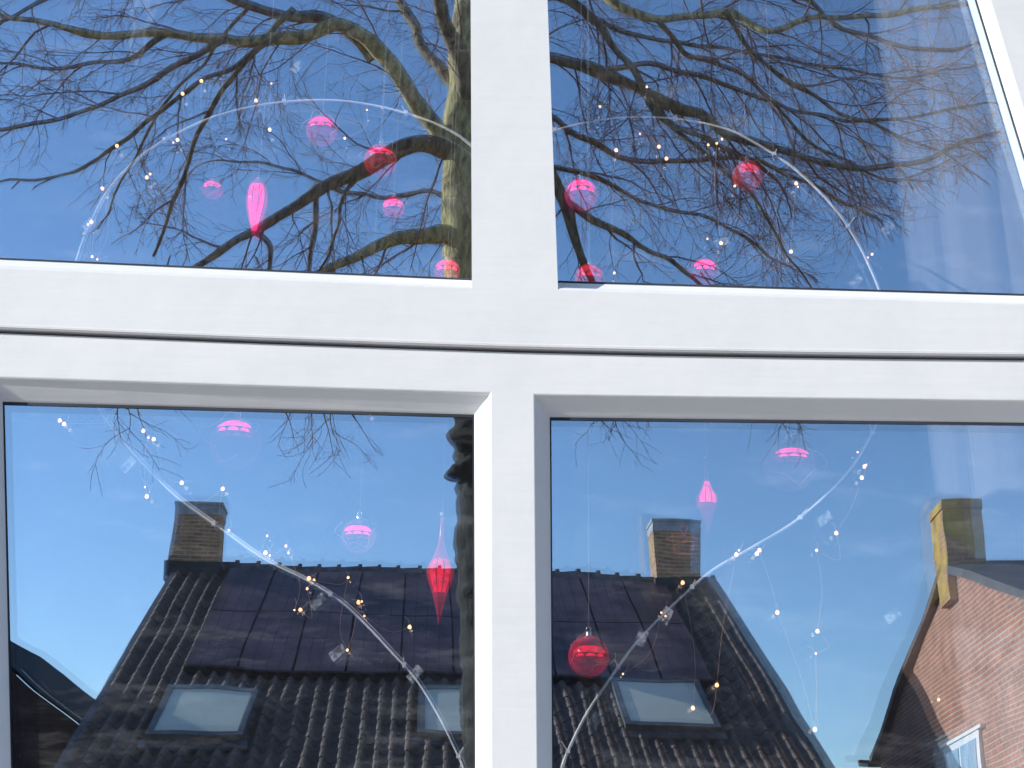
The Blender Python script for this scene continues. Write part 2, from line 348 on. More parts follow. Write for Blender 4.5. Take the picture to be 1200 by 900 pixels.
def shellmat(name,col,dens):
    m,nt,o=newmat(name); L=nt.links
    t=N(nt,'ShaderNodeBsdfTransparent'); t.inputs[0].default_value=(1-.1*dens,1-.8*dens,1-.5*dens,1)
    p=N(nt,'ShaderNodeBsdfPrincipled'); p.inputs['Base Color'].default_value=(*col,1); p.inputs['Roughness'].default_value=.06; p.inputs['Specular IOR Level'].default_value=.8
    lw=N(nt,'ShaderNodeLayerWeight'); lw.inputs[0].default_value=.25
    mt=N(nt,'ShaderNodeMath',operation='MULTIPLY_ADD'); mt.inputs[1].default_value=.6*dens+.35; mt.inputs[2].default_value=.18*dens; mt.use_clamp=True
    L.new(lw.outputs['Facing'],mt.inputs[0]); mx=N(nt,'ShaderNodeMixShader'); L.new(mt.outputs[0],mx.inputs[0]); L.new(t.outputs[0],mx.inputs[1]); L.new(p.outputs[0],mx.inputs[2]); L.new(mx.outputs[0],o.inputs[0])
    return m
shell_p=shellmat('pink_glass',(.85,.03,.25),.6); shell_r=shellmat('red_glass',(.75,.01,.05),1.0); shell_f=shellmat('faint_pink_glass',(.6,.2,.35),.18); shell_c=shellmat('clear_glass',(.7,.75,.8),.05)
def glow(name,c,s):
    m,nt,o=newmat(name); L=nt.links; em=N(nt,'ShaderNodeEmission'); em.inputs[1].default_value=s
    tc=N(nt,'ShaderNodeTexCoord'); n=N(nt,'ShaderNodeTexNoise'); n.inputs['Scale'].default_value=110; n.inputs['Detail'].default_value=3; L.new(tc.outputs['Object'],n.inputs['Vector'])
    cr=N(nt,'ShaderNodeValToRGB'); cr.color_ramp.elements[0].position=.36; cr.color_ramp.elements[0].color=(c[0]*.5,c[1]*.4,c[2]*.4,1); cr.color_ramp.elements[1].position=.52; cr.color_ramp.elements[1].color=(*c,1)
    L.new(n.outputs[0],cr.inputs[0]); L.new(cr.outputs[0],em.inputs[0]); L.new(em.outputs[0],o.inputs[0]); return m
glow_p=glow('pink_painted_highlight',(1,.0,.22),2.3); glow_f=glow('soft_pink_painted_highlight',(1,.0,.22),1.7); glow_r=glow('red_painted_highlight',(.9,.0,.05),1.5)  # refracted highlights painted as emission; no source inside the ornaments
capm=noisy('silver_cap',(.5,.48,.45),(.7,.68,.65),bump=0,metal=1,rough=.25); thread=noisy('nylon_thread',(.2,.2,.22),(.3,.3,.32),bump=0)
PX=2.3/1700*1.06
def bauble(px,py,rpx,shell,gl,band=(.75,-.05,.45),cap=True):
    e=empty('glass_bauble'); y=.12; c=P(px,py,y); r=rpx*PX
    mb=MB(); mb.lathe(c,[(r*math.sin(a*math.pi/18),-r*math.cos(a*math.pi/18)) for a in range(19)],32); mb.make('shell',[shell],e,smooth=True)
    w_,z0,z1=band; mb=MB()
    def seg(a0,a1,ea,eb,rr):
        nn=12
        cols=[]
        for i in range(nn+1):
            az=a0+(a1-a0)*i/nn
            edge=1-abs(2*i/nn-1)**3*.6
            col=[]
            for k in range(5):
                el=ea+(eb-ea)*(k/4)*edge
                col.append(c+Vector((math.sin(az)*math.cos(el)*rr,-math.cos(az)*math.cos(el)*rr,math.sin(el)*rr)))
            cols.append(col)
        for i in range(nn):
            for k in range(4): mb.poly([cols[i][k],cols[i+1][k],cols[i+1][k+1],cols[i][k+1]])
    A=math.asin(min(.98,w_)); e0=math.asin(max(-.9,z0)); e1=math.asin(min(.95,z1)); q_=e0+(e1-e0)*.28
    seg(-A,A,q_+.05,e1,r*.93); seg(-A*.75,-A*.3,e0,q_,r*.93); seg(-A*.22,A*.3,e0,q_,r*.93); seg(A*.38,A*.8,e0,q_,r*.93)
    mb.make('painted_highlight',[gl],e,smooth=True,recalc=False)  # glowing segments shaped as the highlights in the glass
    mb=MB()
    if cap:
        mb.lathe(c,[(0,r*1.22),(r*.16,r*1.22),(r*.19,r*1.18),(r*.19,r*.97)],16,0)
        mb.tube([c+Vector((math.sin(t)*r*.11,0,r*1.31+math.cos(t)*r*.12)) for t in [k*math.pi/6 for k in range(13)]],r*.025,5,0)
    mb.tube([c+Vector((0,0,r*1.35)),Vector((c.x+random.uniform(-.004,.004),y,4.1))],.00035,4,1)
    mb.make('cap_and_thread',[capm,thread],e,smooth=True)
    mb=MB(); pts=[]; ph=random.random()*6
    for k in range(22):
        t=k/21*4.6+ph; pts.append(c+Vector((math.cos(t)*r*(1.0+.25*math.sin(k*.7)),-.9*r,math.sin(t)*r*(.8+.2*math.cos(k)))))
    mb.tube(catmull(pts,3),.0006,4); mb.make('ribbon_wire',[wire],e)
def finial(px,ytop,ybot,wpx,prof,shell,gl,g0,g1):
    e=empty('glass_drop_ornament'); y=.12; a_=P(px,ytop,y); b_=P(px,ybot,y); H=a_.z-b_.z; c=Vector((b_.x,y,b_.z)); R=wpx*PX/2
    pr=catmull([Vector((r*R,z*H,0)) for r,z in prof],5); pr=[(max(q.x,.0003),q.y) for q in pr]
    mb=MB(); mb.lathe(c,pr,28); mb.make('shell',[shell],e,smooth=True)
    ins=[(q[0]*.9,q[1]) for q in pr if g0*H<=q[1]<=g1*H]
    if gl and len(ins)>2:
        mb=MB()
        for (a0,a1) in ((-1.0,-.35),(-.25,.3),(.4,1.0)):
            for i in range(len(ins)-1):
                (r0_,z0_),(r1_,z1_)=ins[i],ins[i+1]
                mb.poly([c+Vector((math.sin(a0)*r0_,-math.cos(a0)*r0_,z0_)),c+Vector((math.sin(a1)*r0_,-math.cos(a1)*r0_,z0_)),c+Vector((math.sin(a1)*r1_,-math.cos(a1)*r1_,z1_)),c+Vector((math.sin(a0)*r1_,-math.cos(a0)*r1_,z1_))])
        mb.make('painted_highlight',[gl],e,smooth=True,recalc=False)  # glowing strips stand in for highlights in the glass
    mb=MB(); mb.lathe(c,[(0,H*1.02),(R*.2,H*1.02),(R*.2,H*.985)],12,0); mb.tube([c+Vector((0,0,H)),Vector((c.x,y,4.1))],.00035,4,1); mb.make('cap_and_thread',[capm,thread],e)
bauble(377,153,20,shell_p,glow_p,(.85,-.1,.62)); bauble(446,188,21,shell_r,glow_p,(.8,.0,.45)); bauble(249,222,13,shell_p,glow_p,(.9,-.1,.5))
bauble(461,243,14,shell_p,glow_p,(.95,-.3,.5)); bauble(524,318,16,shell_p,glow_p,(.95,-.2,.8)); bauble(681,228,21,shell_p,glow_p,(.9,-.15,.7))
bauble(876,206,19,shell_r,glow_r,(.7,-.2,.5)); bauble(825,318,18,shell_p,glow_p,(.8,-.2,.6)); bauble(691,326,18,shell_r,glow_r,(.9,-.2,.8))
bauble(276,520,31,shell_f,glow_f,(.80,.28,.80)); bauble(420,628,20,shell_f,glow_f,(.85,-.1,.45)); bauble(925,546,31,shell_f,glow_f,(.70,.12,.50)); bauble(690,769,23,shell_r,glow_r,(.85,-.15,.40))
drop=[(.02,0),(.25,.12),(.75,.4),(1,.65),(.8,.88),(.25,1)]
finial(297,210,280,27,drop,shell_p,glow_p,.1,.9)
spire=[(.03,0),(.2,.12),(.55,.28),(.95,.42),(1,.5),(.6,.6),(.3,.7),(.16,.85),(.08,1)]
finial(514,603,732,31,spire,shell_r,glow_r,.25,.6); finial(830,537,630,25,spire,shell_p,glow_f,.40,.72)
finial(158,-20,78,30,[(.05,0),(.4,.1),(.7,.3),(.5,.45),(1,.6),(.6,.75),(.9,.88),(.2,1)],shell_c,None,0,0)
finial(175,-60,30,26,[(.05,0),(.5,.2),(.9,.4),(.5,.6),(1,.8),(.2,1)],shell_c,None,0,0)
# red ribbon bow
rib=noisy('orange_ribbon',(.7,.12,.05),(.8,.2,.1),bump=0); e=empty('ribbon_bow'); mb=MB(); c=P(800,636,.12)
for k,(ax_,az_) in enumerate(((-.022,.012),(.02,.015),(-.014,-.02),(.018,-.022),(.006,.024))):
    pts=[c+Vector((ax_*math.sin(t)*1.0+.004*math.sin(3*t),-.004*k,az_*(1-math.cos(t))*.5)) for t in [i*math.pi/8*1.7 for i in range(9)]]
    mb.tube(catmull(pts,3),.0009,5)
mb.make('loops',[rib],e,smooth=True)

# ---------- opposite house (as seen in the glass)
th=math.radians(30); ya=math.radians(3.6)
ud=Vector((math.cos(ya),math.sin(ya),0)); vd=Vector((math.sin(ya),-math.cos(ya),0)); sdn=vd*math.cos(th)+Vector((0,0,-math.sin(th)))
nrm=ud.cross(sdn); nrm= nrm if nrm.z>0 else -nrm
RC=V(515,675,27.7)
def roofpt(px,py):
    d=ray(px,py); t=(RC-CAM).dot(nrm)/d.dot(nrm); p=CAM+d*t-RC; return p.dot(ud),p.dot(sdn)
def T(u,s,n=0): return M(RC+ud*u+sdn*s+nrm*n)
def H(u,v,z): 
    p=RC+ud*u+vd*v; return M(Vector((p.x,p.y,z)))
uL=(roofpt(198,680)[0]+roofpt(80,895)[0])/2; uR=(roofpt(832,680)[0]+roofpt(972,895)[0])/2
zr=RC.z; zeave=3.1; Smax=(zr-zeave)/math.sin(th); vE=Smax*math.cos(th)
house=empty('brick_house')
brown=brickmat('brown_brick',(.60,.31,.14),(.40,.19,.085),(.62,.5,.38),lich=.40,lichc=(.52,.38,.15))
tile,nt,o=newmat('roof_tile'); L=nt.links
b=N(nt,'ShaderNodeBsdfPrincipled'); L.new(b.outputs[0],o.inputs[0]); b.inputs['Roughness'].default_value=.6; b.inputs['Specular IOR Level'].default_value=.25
tc=N(nt,'ShaderNodeTexCoord'); n1=N(nt,'ShaderNodeTexNoise'); n1.inputs['Scale'].default_value=2.5; n1.inputs['Detail'].default_value=9; n1.inputs['Roughness'].default_value=.7; L.new(tc.outputs['Object'],n1.inputs['Vector'])
cr=N(nt,'ShaderNodeValToRGB'); cr.color_ramp.elements[0].position=.35; cr.color_ramp.elements[0].color=(.07,.05,.04,1); cr.color_ramp.elements[1].position=.70; cr.color_ramp.elements[1].color=(.27,.19,.15,1)
L.new(n1.outputs[0],cr.inputs[0]); L.new(cr.outputs[0],b.inputs['Base Color'])
TW,TR=.235,.34
nu=int((uR-uL)/TW); TWx=(uR-uL)/nu; per=10
mb=MB(); rows=int(Smax/TR)+1
prof=[]
for k in range(per+1):
    t=k/per; z=.068*math.sin(math.pi*min(t/.55,1)) if t<.55 else -.032*math.sin(math.pi*(t-.55)/.45)
    prof.append(z)
US=[]
for i in range(nu):
    for k in range(per): US.append((uL+(i+k/per)*TWx,prof[k],i))
US.append((uR,prof[0],nu-1))
for r in range(rows):
    s0=r*TR; s1=min(s0+TR+.02,Smax+.05); k0=len(mb.v)
    rnd=[random.uniform(-.005,.005) for _ in range(nu)]
    for (u,z,i) in US: mb.v.append(tuple(T(u,s0,z+.02+rnd[i]*.5)))
    for (u,z,i) in US: mb.v.append(tuple(T(u,s1,z+.034+rnd[i])))
    for (u,z,i) in US: mb.v.append(tuple(T(u,s1,z+.012+rnd[i])))
    n=len(US)
    for i in range(n-1):
        mb.f.append((k0+i,k0+i+1,k0+n+i+1,k0+n+i)); mb.m.append(0)
        mb.f.append((k0+n+i,k0+n+i+1,k0+2*n+i+1,k0+2*n+i)); mb.m.append(0)
mb.make('roof_tiles',[tile],house,smooth=False,recalc=False)
mb=MB()
mb.poly([T(uL,0,-.03),T(uR,0,-.03),T(uR,Smax,-.03),T(uL,Smax,-.03)])
mb.poly([H(uL,0,zr-.03),H(uR,0,zr-.03),H(uR,-6,zr-3.6),H(uL,-6,zr-3.6)])
mb.make('roof_deck',[slate],house)
ridgem=noisy('ridge_tile',(.08,.075,.075),(.2,.19,.19),scale=6)
mb=MB(); L_=uR-uL; nr=int(L_/.38)
for i in range(nr):
    u0=uL+L_*i/nr; u1=uL+L_*(i+1)/nr+.02
    pts=[Vector(H(u0,0,zr+.03)),Vector(H(u1-.06,0,zr+.045)),Vector(H(u1-.06,0,zr+.05)),Vector(H(u1,0,zr+.055))]
    mb.tube(pts,[.115,.12,.15,.15],10,cap=True)
mb.make('ridge',[ridgem],house,smooth=False)
mb=MB()
for u in (uL-.06,uR-.02):
    mb.box(T(u,-.05,-.12),T(u+.09,-.05,-.12)-T(u,-.05,-.12),T(u,Smax,-.12)-T(u,-.05,-.12),T(u,0,.07)-T(u,0,-.12))
mb.make('verge',[ridgem],house)
mb=MB()
mb.poly([H(uL+.05,vE-.3,0),H(uR-.05,vE-.3,0),H(uR-.05,vE-.3,zeave),H(uL+.05,vE-.3,zeave)])
for u in (uL+.05,uR-.05):
    mb.poly([H(u,vE-.3,0),H(u,vE-.3,zeave+.1),H(u,0,zr-.1),H(u,-6,zr-3.7),H(u,-6,0)])
mb.poly([H(uL,-6,0),H(uR,-6,0),H(uR,-6,zr-3.7),H(uL,-6,zr-3.7)])
mb.make('walls',[redbrick],house,uv=True)
whitef=noisy('white_trim',(.7,.7,.69),(.78,.78,.77),bump=0); darkgl=noisy('dark_pane',(.03,.04,.05),(.05,.06,.07),bump=0,rough=.05)
mb=MB()
for u0,u1,z0,z1 in ((uL+1,uL+2.6,.9,2.4),(uL+4.2,uL+5.2,0.05,2.2),(uR-3,uR-1.2,.9,2.4)):
    o_=H(u0,vE-.28,z0); mb.box(o_,H(u1,vE-.28,z0)-o_,H(u0,vE-.36,z0)-o_,Vector((0,0,z1-z0)),0)
    o_=H(u0+.1,vE-.24,z0+.1); mb.box(o_,H(u1-.1,vE-.24,z0+.1)-o_,H(u0+.1,vE-.3,z0+.1)-o_,Vector((0,0,z1-z0-.2)),1)
mb.make('windows_and_door',[whitef,darkgl],house)
capc=noisy('chimney_cap',(.30,.31,.33),(.5,.5,.52),scale=6)
def chimney(nm,pxl,pxr,pyt,pyb):
    ul=(V(pxl,(pyt+pyb)/2,27.7)-RC).dot(ud); ur=(V(pxr,(pyt+pyb)/2,27.7)-RC).dot(ud); zt=V((pxl+pxr)/2,pyt,27.7).z
    mb=MB(); w_=ur-ul
    def bx(u0,u1,v0,v1,z0,z1,mi):
        o_=H(u0,v0,z0); mb.box(o_,H(u1,v0,z0)-o_,H(u0,v1,z0)-o_,Vector((0,0,z1-z0)),mi)
    bx(ul,ur,-.35,.35,zr-.8,zt-.22,0); bx(ul-.012,ur+.012,-.362,.362,zt-.218,zt-.03,1)
    bx(ul-.03,ur+.03,-.38,.38,zt-.028,zt+.03,1)
    bx(ul-.05,ur+.05,-.42,.47,zr-.35,zr+.04,2)
    mb.make(nm,[brown,capc,slate],house,uv=True)
chimney('chimney_1',206,263,600,680); chimney('chimney_2',766,820,611,684)
# solar panels
pan,nt,o=newmat('solar_cell'); L=nt.links
b=N(nt,'ShaderNodeBsdfPrincipled'); L.new(b.outputs[0],o.inputs[0]); b.inputs['Roughness'].default_value=.4; b.inputs['Specular IOR Level'].default_value=.15
tc=N(nt,'ShaderNodeTexCoord'); n1=N(nt,'ShaderNodeTexNoise'); n1.inputs['Scale'].default_value=1.5; n1.inputs['Detail'].default_value=8; L.new(tc.outputs['Object'],n1.inputs['Vector'])
cr=N(nt,'ShaderNodeValToRGB'); cr.color_ramp.elements[0].position=.35; cr.color_ramp.elements[0].color=(.06,.035,.04,1); cr.color_ramp.elements[1].position=.65; cr.color_ramp.elements[1].color=(.16,.10,.11,1); L.new(n1.outputs[0],cr.inputs[0]); L.new(cr.outputs[0],b.inputs['Base Color'])
panf=noisy('panel_frame',(.015,.013,.014),(.035,.03,.032),bump=0,rough=.5,spec=.15)
pu0=(roofpt(262,682)[0]+roofpt(218,797)[0])/2; pu1=(roofpt(785,690)[0]+roofpt(826,799)[0])/2; ps0=.28; ps1=(roofpt(220,797)[1]+roofpt(825,800)[1])/2
mb=MB(); nx,ny=10,2
for i in range(nx):
    for j in range(ny):
        a0=pu0+(pu1-pu0)*i/nx; a1=pu0+(pu1-pu0)*(i+1)/nx; b0=ps0+(ps1-ps0)*j/ny; b1=ps0+(ps1-ps0)*(j+1)/ny; g=.008
        o_=T(a0+g,b0+g,.10); mb.box(o_,T(a1-g,b0+g,.10)-o_,T(a0+g,b1-g,.10)-o_,T(a0+g,b0+g,.14)-o_,1)
        f_=.016
        for ci in range(4):
            c0=a0+f_+(a1-a0-2*f_)*ci/4+.004; c1=a0+f_+(a1-a0-2*f_)*(ci+1)/4-.004
            for cj in range(6):
                d0=b0+f_+(b1-b0-2*f_)*cj/6+.004; d1=b0+f_+(b1-b0-2*f_)*(cj+1)/6-.004
                mb.poly([T(c0,d0,.145),T(c1,d0,.145),T(c1,d1,.145),T(c0,d1,.145)],0)
mb.make('solar_panels',[pan,panf],house)
mb=MB(); o_=T(pu0,ps1+.01,.02); mb.box(o_,T(pu1,ps1+.01,.02)-o_,T(pu0,ps1+.07,.02)-o_,T(pu0,ps1+.01,.15)-o_); mb.make('panel_rail',[panf],house)
# skylights
skf=noisy('skylight_frame',(.09,.09,.09),(.16,.16,.155),bump=0,rough=.4)
skg,nt,o=newmat('skylight_pane'); L=nt.links; b=N(nt,'ShaderNodeBsdfPrincipled'); L.new(b.outputs[0],o.inputs[0]); b.inputs['Roughness'].default_value=.3
tc=N(nt,'ShaderNodeTexCoord'); n1=N(nt,'ShaderNodeTexNoise'); n1.inputs['Scale'].default_value=1.2; L.new(tc.outputs['Object'],n1.inputs['Vector'])
cr=N(nt,'ShaderNodeValToRGB'); cr.color_ramp.elements[0].color=(.6,.6,.46,1); cr.color_ramp.elements[1].color=(.85,.85,.66,1); L.new(n1.outputs[0],cr.inputs[0]); L.new(cr.outputs[0],b.inputs['Base Color'])
for k,(tl,tr_,br_,bl) in enumerate((((196,816),(301,816),(285,875),(170,875)),((488,816),(574,816),(584,872),(494,872)),((712,806),(822,806),(840,861),(733,861)))):
    a0=(roofpt(*tl)[0]+roofpt(*bl)[0])/2; a1=(roofpt(*tr_)[0]+roofpt(*br_)[0])/2; b0=(roofpt(*tl)[1]+roofpt(*tr_)[1])/2; b1=(roofpt(*bl)[1]+roofpt(*br_)[1])/2
    mb=MB(); f_=.09
    def bx(u0,u1,s0,s1,n0,n1,mi):
        o_=T(u0,s0,n0); mb.box(o_,T(u1,s0,n0)-o_,T(u0,s1,n0)-o_,T(u0,s0,n1)-o_,mi)
    bx(a0,a1,b0,b0+f_*1.3,0,.17,0); bx(a0,a1,b1-f_*1.3,b1,0,.17,0); bx(a0,a0+f_,b0+f_*1.3,b1-f_*1.3,0,.168,0); bx(a1-f_,a1,b0+f_*1.3,b1-f_*1.3,0,.168,0)
    bx(a0+f_,a1-f_,b0+f_*1.3,b1-f_*1.3,0,.15,1)
    bx(a0-.08,a1+.08,b1+.002,b1+.2,.03,.075,0)
    mb.make('skylight_%d'%(k+1),[skf,skg],house)

# ---------- right neighbour: gable wall facing the street side
h2e=empty('brick_house'); orange=brickmat('orange_brick',(.46,.16,.08),(.34,.115,.06),(.46,.37,.30))
wd=Vector((math.sin(math.radians(4.6)),math.cos(math.radians(4.6)),0)); A0=V(1113,668,21.5); wn=Vector((wd.y,-wd.x,0))
def wp(px,py):
    d=ray(px,py); t=(A0-CAM).dot(wn)/d.dot(wn); return CAM+d*t
apex=A0; far=wp(1030,884); near=wp(1200,701)
sl=(near.z-apex.z)/((apex-near).dot(wd)); e2=apex-wd*5.0; e2.z=apex.z+sl*5.0
mb=MB()
def down(p,z=0): return Vector((p.x,p.y,z))
mb.poly([M(p) for p in (down(far),far,apex,e2,down(e2))])
X9=wn*9
mb.poly([M(p) for p in (down(far),far,far+X9,down(far)+X9)]); mb.poly([M(p) for p in (down(e2),e2,e2+X9,down(e2)+X9)])
mb.make('walls',[orange],h2e,uv=True)
mb=MB(); ov=-wn*.12
for q in (far+ (far-apex)*.06,e2):
    o_=M(apex+ov+Vector((0,0,.02))); mb.box(o_,M(q+ov+Vector((0,0,.02)))-o_,M(apex+ov+X9)-M(apex+ov),Vector((0,0,.12)))
mb.make('roof',[slate],h2e)
mb=MB(); g=far+(far-apex)*.06; o_=M(g-wn*.3+Vector((0,0,-.05))); mb.box(o_,M(g+X9)-M(g),M(g+wd*.18)-M(g),Vector((0,0,.13))); mb.make('gutter',[slate],h2e)
lich=brickmat('lichen_brick',(.46,.22,.1),(.36,.16,.07),(.45,.34,.2),lich=.53,lichc=(.62,.42,.06))
ctop=V(1115,590,21.5).z; mb=MB(); cw=.56
cA=apex-wn*.12-wd*.42
o_=M(Vector((cA.x,cA.y,apex.z-.5))); mb.box(o_,M(cA+wn*cw)-M(cA),M(cA+wd*.8)-M(cA),Vector((0,0,ctop-apex.z+.3)))
cB=cA-wn*.02-wd*.02; o_=M(Vector((cB.x,cB.y,ctop-.198))); mb.box(o_,M(cB+wn*(cw+.04))-M(cB),M(cB+wd*.84)-M(cB),Vector((0,0,.14)))
mb.make('chimney',[lich],h2e,uv=True)
mb=MB()
q=[wp(1110,862),wp(1150,852)]; wz1=(q[0].z+q[1].z)/2; L0=q[0]; L1=q[1]
L0=Vector((L0.x,L0.y,0)); L1=Vector((L1.x,L1.y,0)); 
def wbox(s0,s1,z0,z1,d0,d1,mi):
    o_=M(L0+(L1-L0)*s0-wn*d1+Vector((0,0,z0))); mb.box(o_,M((L1-L0)*(s1-s0)),M(wn*(d1-d0)),Vector((0,0,z1-z0)),mi)
wz1-=.12
wbox(0,1,wz1-1.4,wz1,.0,.05,0); wbox(.08,.47,wz1-1.3,wz1-.1,.03,.06,1); wbox(.53,.92,wz1-1.3,wz1-.1,.03,.06,1); wbox(-.1,1.1,wz1+.002,wz1+.05,.0,.07,0)
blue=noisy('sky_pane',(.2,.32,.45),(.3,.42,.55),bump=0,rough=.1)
mb.make('gable_window',[whitef,blue],h2e)

# ---------- left neighbour
h3e=empty('brick_house'); D3=22
b_=V(12,787,D3); c_=V(100,853,D3); sl=(c_.z-b_.z)/(c_.x-b_.x); ap=Vector((b_.x-2.2,D3-2.2,b_.z-2.2*sl)); rt=Vector((c_.x+.25,D3-2.2,c_.z+.25*sl)); lf=Vector((2*ap.x-rt.x,D3-2.2,rt.z))
B3=Vector((0,8,0)); mb=MB()
mb.poly([M(p) for p in (down(lf),lf,ap,rt,down(rt))]); mb.poly([M(p) for p in (down(rt),rt,rt+B3,down(rt)+B3)]); mb.poly([M(p) for p in (down(lf),lf,lf+B3,down(lf)+B3)])
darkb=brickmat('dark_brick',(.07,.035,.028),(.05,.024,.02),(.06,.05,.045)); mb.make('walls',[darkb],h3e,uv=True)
mb=MB()
for q in (lf,rt):
    e_=q+(q-ap)*.08; o_=M(ap-Vector((0,-.02,0))+Vector((0,0,.01))); mb.box(o_,M(e_)-M(ap),M(B3)*1.03,Vector((0,0,.05)))
mb.make('roof',[noisy('black_roof',(.012,.012,.014),(.03,.028,.028),scale=3,spec=.1)],h3e)

# ---------- tree
def barkmat(name,ca,cb):
    bark,nt,o=newmat(name); L=nt.links
    b=N(nt,'ShaderNodeBsdfPrincipled'); L.new(b.outputs[0],o.inputs[0]); b.inputs['Roughness'].default_value=.9
    tc=N(nt,'ShaderNodeTexCoord'); mp=N(nt,'ShaderNodeMapping'); mp.inputs['Scale'].default_value=(6,6,1.6); L.new(tc.outputs['Object'],mp.inputs[0])
    n1=N(nt,'ShaderNodeTexNoise'); n1.inputs['Scale'].default_value=3; n1.inputs['Detail'].default_value=9; n1.inputs['Roughness'].default_value=.7; L.new(mp.outputs[0],n1.inputs['Vector'])
    cr=N(nt,'ShaderNodeValToRGB'); cr.color_ramp.elements[0].position=.38; cr.color_ramp.elements[0].color=(*ca,1); cr.color_ramp.elements[1].position=.60; cr.color_ramp.elements[1].color=(*cb,1)
    L.new(n1.outputs[0],cr.inputs[0]); L.new(cr.outputs[0],b.inputs['Base Color'])
    bp=N(nt,'ShaderNodeBump'); bp.inputs['Strength'].default_value=.9; bp.inputs['Distance'].default_value=.05; L.new(n1.outputs[0],bp.inputs['Height']); L.new(bp.outputs[0],b.inputs['Normal'])
    return bark
bark=barkmat('bark',(.20,.16,.07),(.80,.66,.30)); barkd=barkmat('painted_shade_bark',(.008,.009,.008),(.035,.035,.026)); barkl=barkmat('limb_bark',(.09,.065,.04),(.40,.30,.17))  # darkest bark copy carries the lower trunk's shade in its colour
twigm=noisy('twig_bark',(.12,.06,.045),(.34,.19,.14),scale=3,bump=0,rough=.8)
mt=MB(); DT=13.0; S=13.6/1700
def allowed(p):
    x,y=proj(p)
    if y>440: return False
    if x>960 and y>345-(x-960)*.62: return False
    if x>1185: return False
    if x<190 and y>235+x*.45: return False
    return True
def rv(): return Vector((random.gauss(0,1),random.gauss(0,1),random.gauss(0,1)))
def perp(d):
    q=rv(); q=q-d*q.dot(d); return q.normalized()
cnt=[0]
def grow(p,d,length,r,level,free=False):
    n={1:9,2:6,3:4}[level]; st=length/n; pts=[p.copy()]; rad=[r]; d=d.normalized(); cu=perp(d)*random.uniform(.02,.10)
    cut=random.uniform(-60,25)
    for i in range(n):
        d=(d+rv()*.12+cu+Vector((0,0,(-.05 if level<3 else .03)))).normalized(); p=p+d*st
        if not free and not allowed(p+Vector((0,0,cut*.008 if cut<0 else 0))): break
        pts.append(p.copy()); rad.append(max(.0021,r*(1-.75*(i+1)/n)))
    if len(pts)<2: return
    cnt[0]+=1
    mt.tube(pts,rad,{1:5,2:4,3:3}[level],1)
    if level==3: return
    sp={1:.12,2:.085}[level]; L_=st*(len(pts)-1); k=max(1,int(L_*.9/sp)); side=perp(d)
    for j in range(k):
        t=(.15+.85*(j+random.random())/k)*(len(pts)-1); i=min(int(t),len(pts)-2); q=pts[i].lerp(pts[i+1],t-i); tg=(pts[i+1]-pts[i]).normalized()
        side=-side+rv()*.5; sd_=(side-tg*side.dot(tg)).normalized()
        if level==1: grow(q,tg*1.0+sd_*random.uniform(.6,1.1),random.uniform(.25,.75)*(1.1-.5*j/k),min(r*.45,.0048),2,free)
        else: grow(q,tg*1.0+sd_*random.uniform(.5,1.0),random.uniform(.10,.32),.0027,3,free)
def limb(px,r0,r1,D0=DT,D1=DT,sp=.30,l1=(.7,1.7),jit=.03,mi=2,start=.1):
    n=len(px); pts=[V(x,y,D0+(D1-D0)*i/(n-1)) for i,(x,y) in enumerate(px)]
    pts=catmull(pts,7); N_=len(pts)
    pts=[q+Vector((noise.noise(q*2.3),noise.noise(q*2.1+Vector((9,0,0))),noise.noise(q*2.5+Vector((0,7,0)))))*jit*2 for q in pts]
    rad=[(r0+(r1-r0)*i/(N_-1))*S*(1+.12*noise.noise(q*6)) for i,q in enumerate(pts)]
    mt.tube(pts,rad,10 if r0>5 else 7,mi)
    acc=0
    for i in range(1,N_-1):
        seg=(pts[i]-pts[i-1]).length; acc+=seg
        if acc>sp and i/N_>start:
            acc=random.uniform(-.1,.1); tg=(pts[i+1]-pts[i]).normalized(); a_=perp(tg); a_.z*=.9; a_.y*=.8
            r=min(rad[i]*.5,random.choice((.008,.010,.014)))
            grow(pts[i],tg*random.uniform(.7,1.1)+a_*random.uniform(.5,1.1)+Vector((0,0,-.05)),random.uniform(*l1),max(r,.006),1)
    grow(pts[-1],(pts[-1]-pts[-3]),random.uniform(.5,1.0),max(rad[-1],.007),1)
tk=[(598,1150,47),(592,1000,45),(588,900,43),(583,800,42),(578,700,41),(576,600,41),(574,520,42),(567,440,42),(559,340,39),(554,250,37),(550,180,35),(549,120,28),(550,40,21),(550,-60,17),(550,-180,15),(560,-300,10),(556,-420,6)]
pts=[Vector((V(600,1150,DT).x+.0,DT-2.2,-.1))]+[V(x,y,DT) for x,y,r in tk]; rr=[62]+[r for *_,r in tk]
cp=catmull(pts,10); cr_=[]
for i in range(len(cp)):
    k=i/10; a_=int(min(k,len(rr)-2)); cr_.append((rr[a_]+(rr[a_+1]-rr[a_])*(k-a_))*S)
n=24; k0=len(mt.v); sub=[]
for i in range(len(cp)-1):
    for k in range(3): sub.append((cp[i].lerp(cp[i+1],k/3),cr_[i]+(cr_[i+1]-cr_[i])*k/3))
for i,(c,r) in enumerate(sub):
    for j in range(n):
        w_=2*math.pi*j/n; dv=Vector((math.cos(w_),math.sin(w_),0)); q=c+dv*r
        lo=c.z<6.0
        rr_=r*(1+.18*noise.noise(Vector((q.x*2.2,q.y*2.2,q.z*1.5)))+.10*noise.noise(q*5)+(.10*noise.noise(q*13) if lo else .03*noise.noise(q*16))); mt.v.append(tuple(c+dv*rr_))
zt_=V(570,455,DT).z  # below this height the trunk gets the painted shade
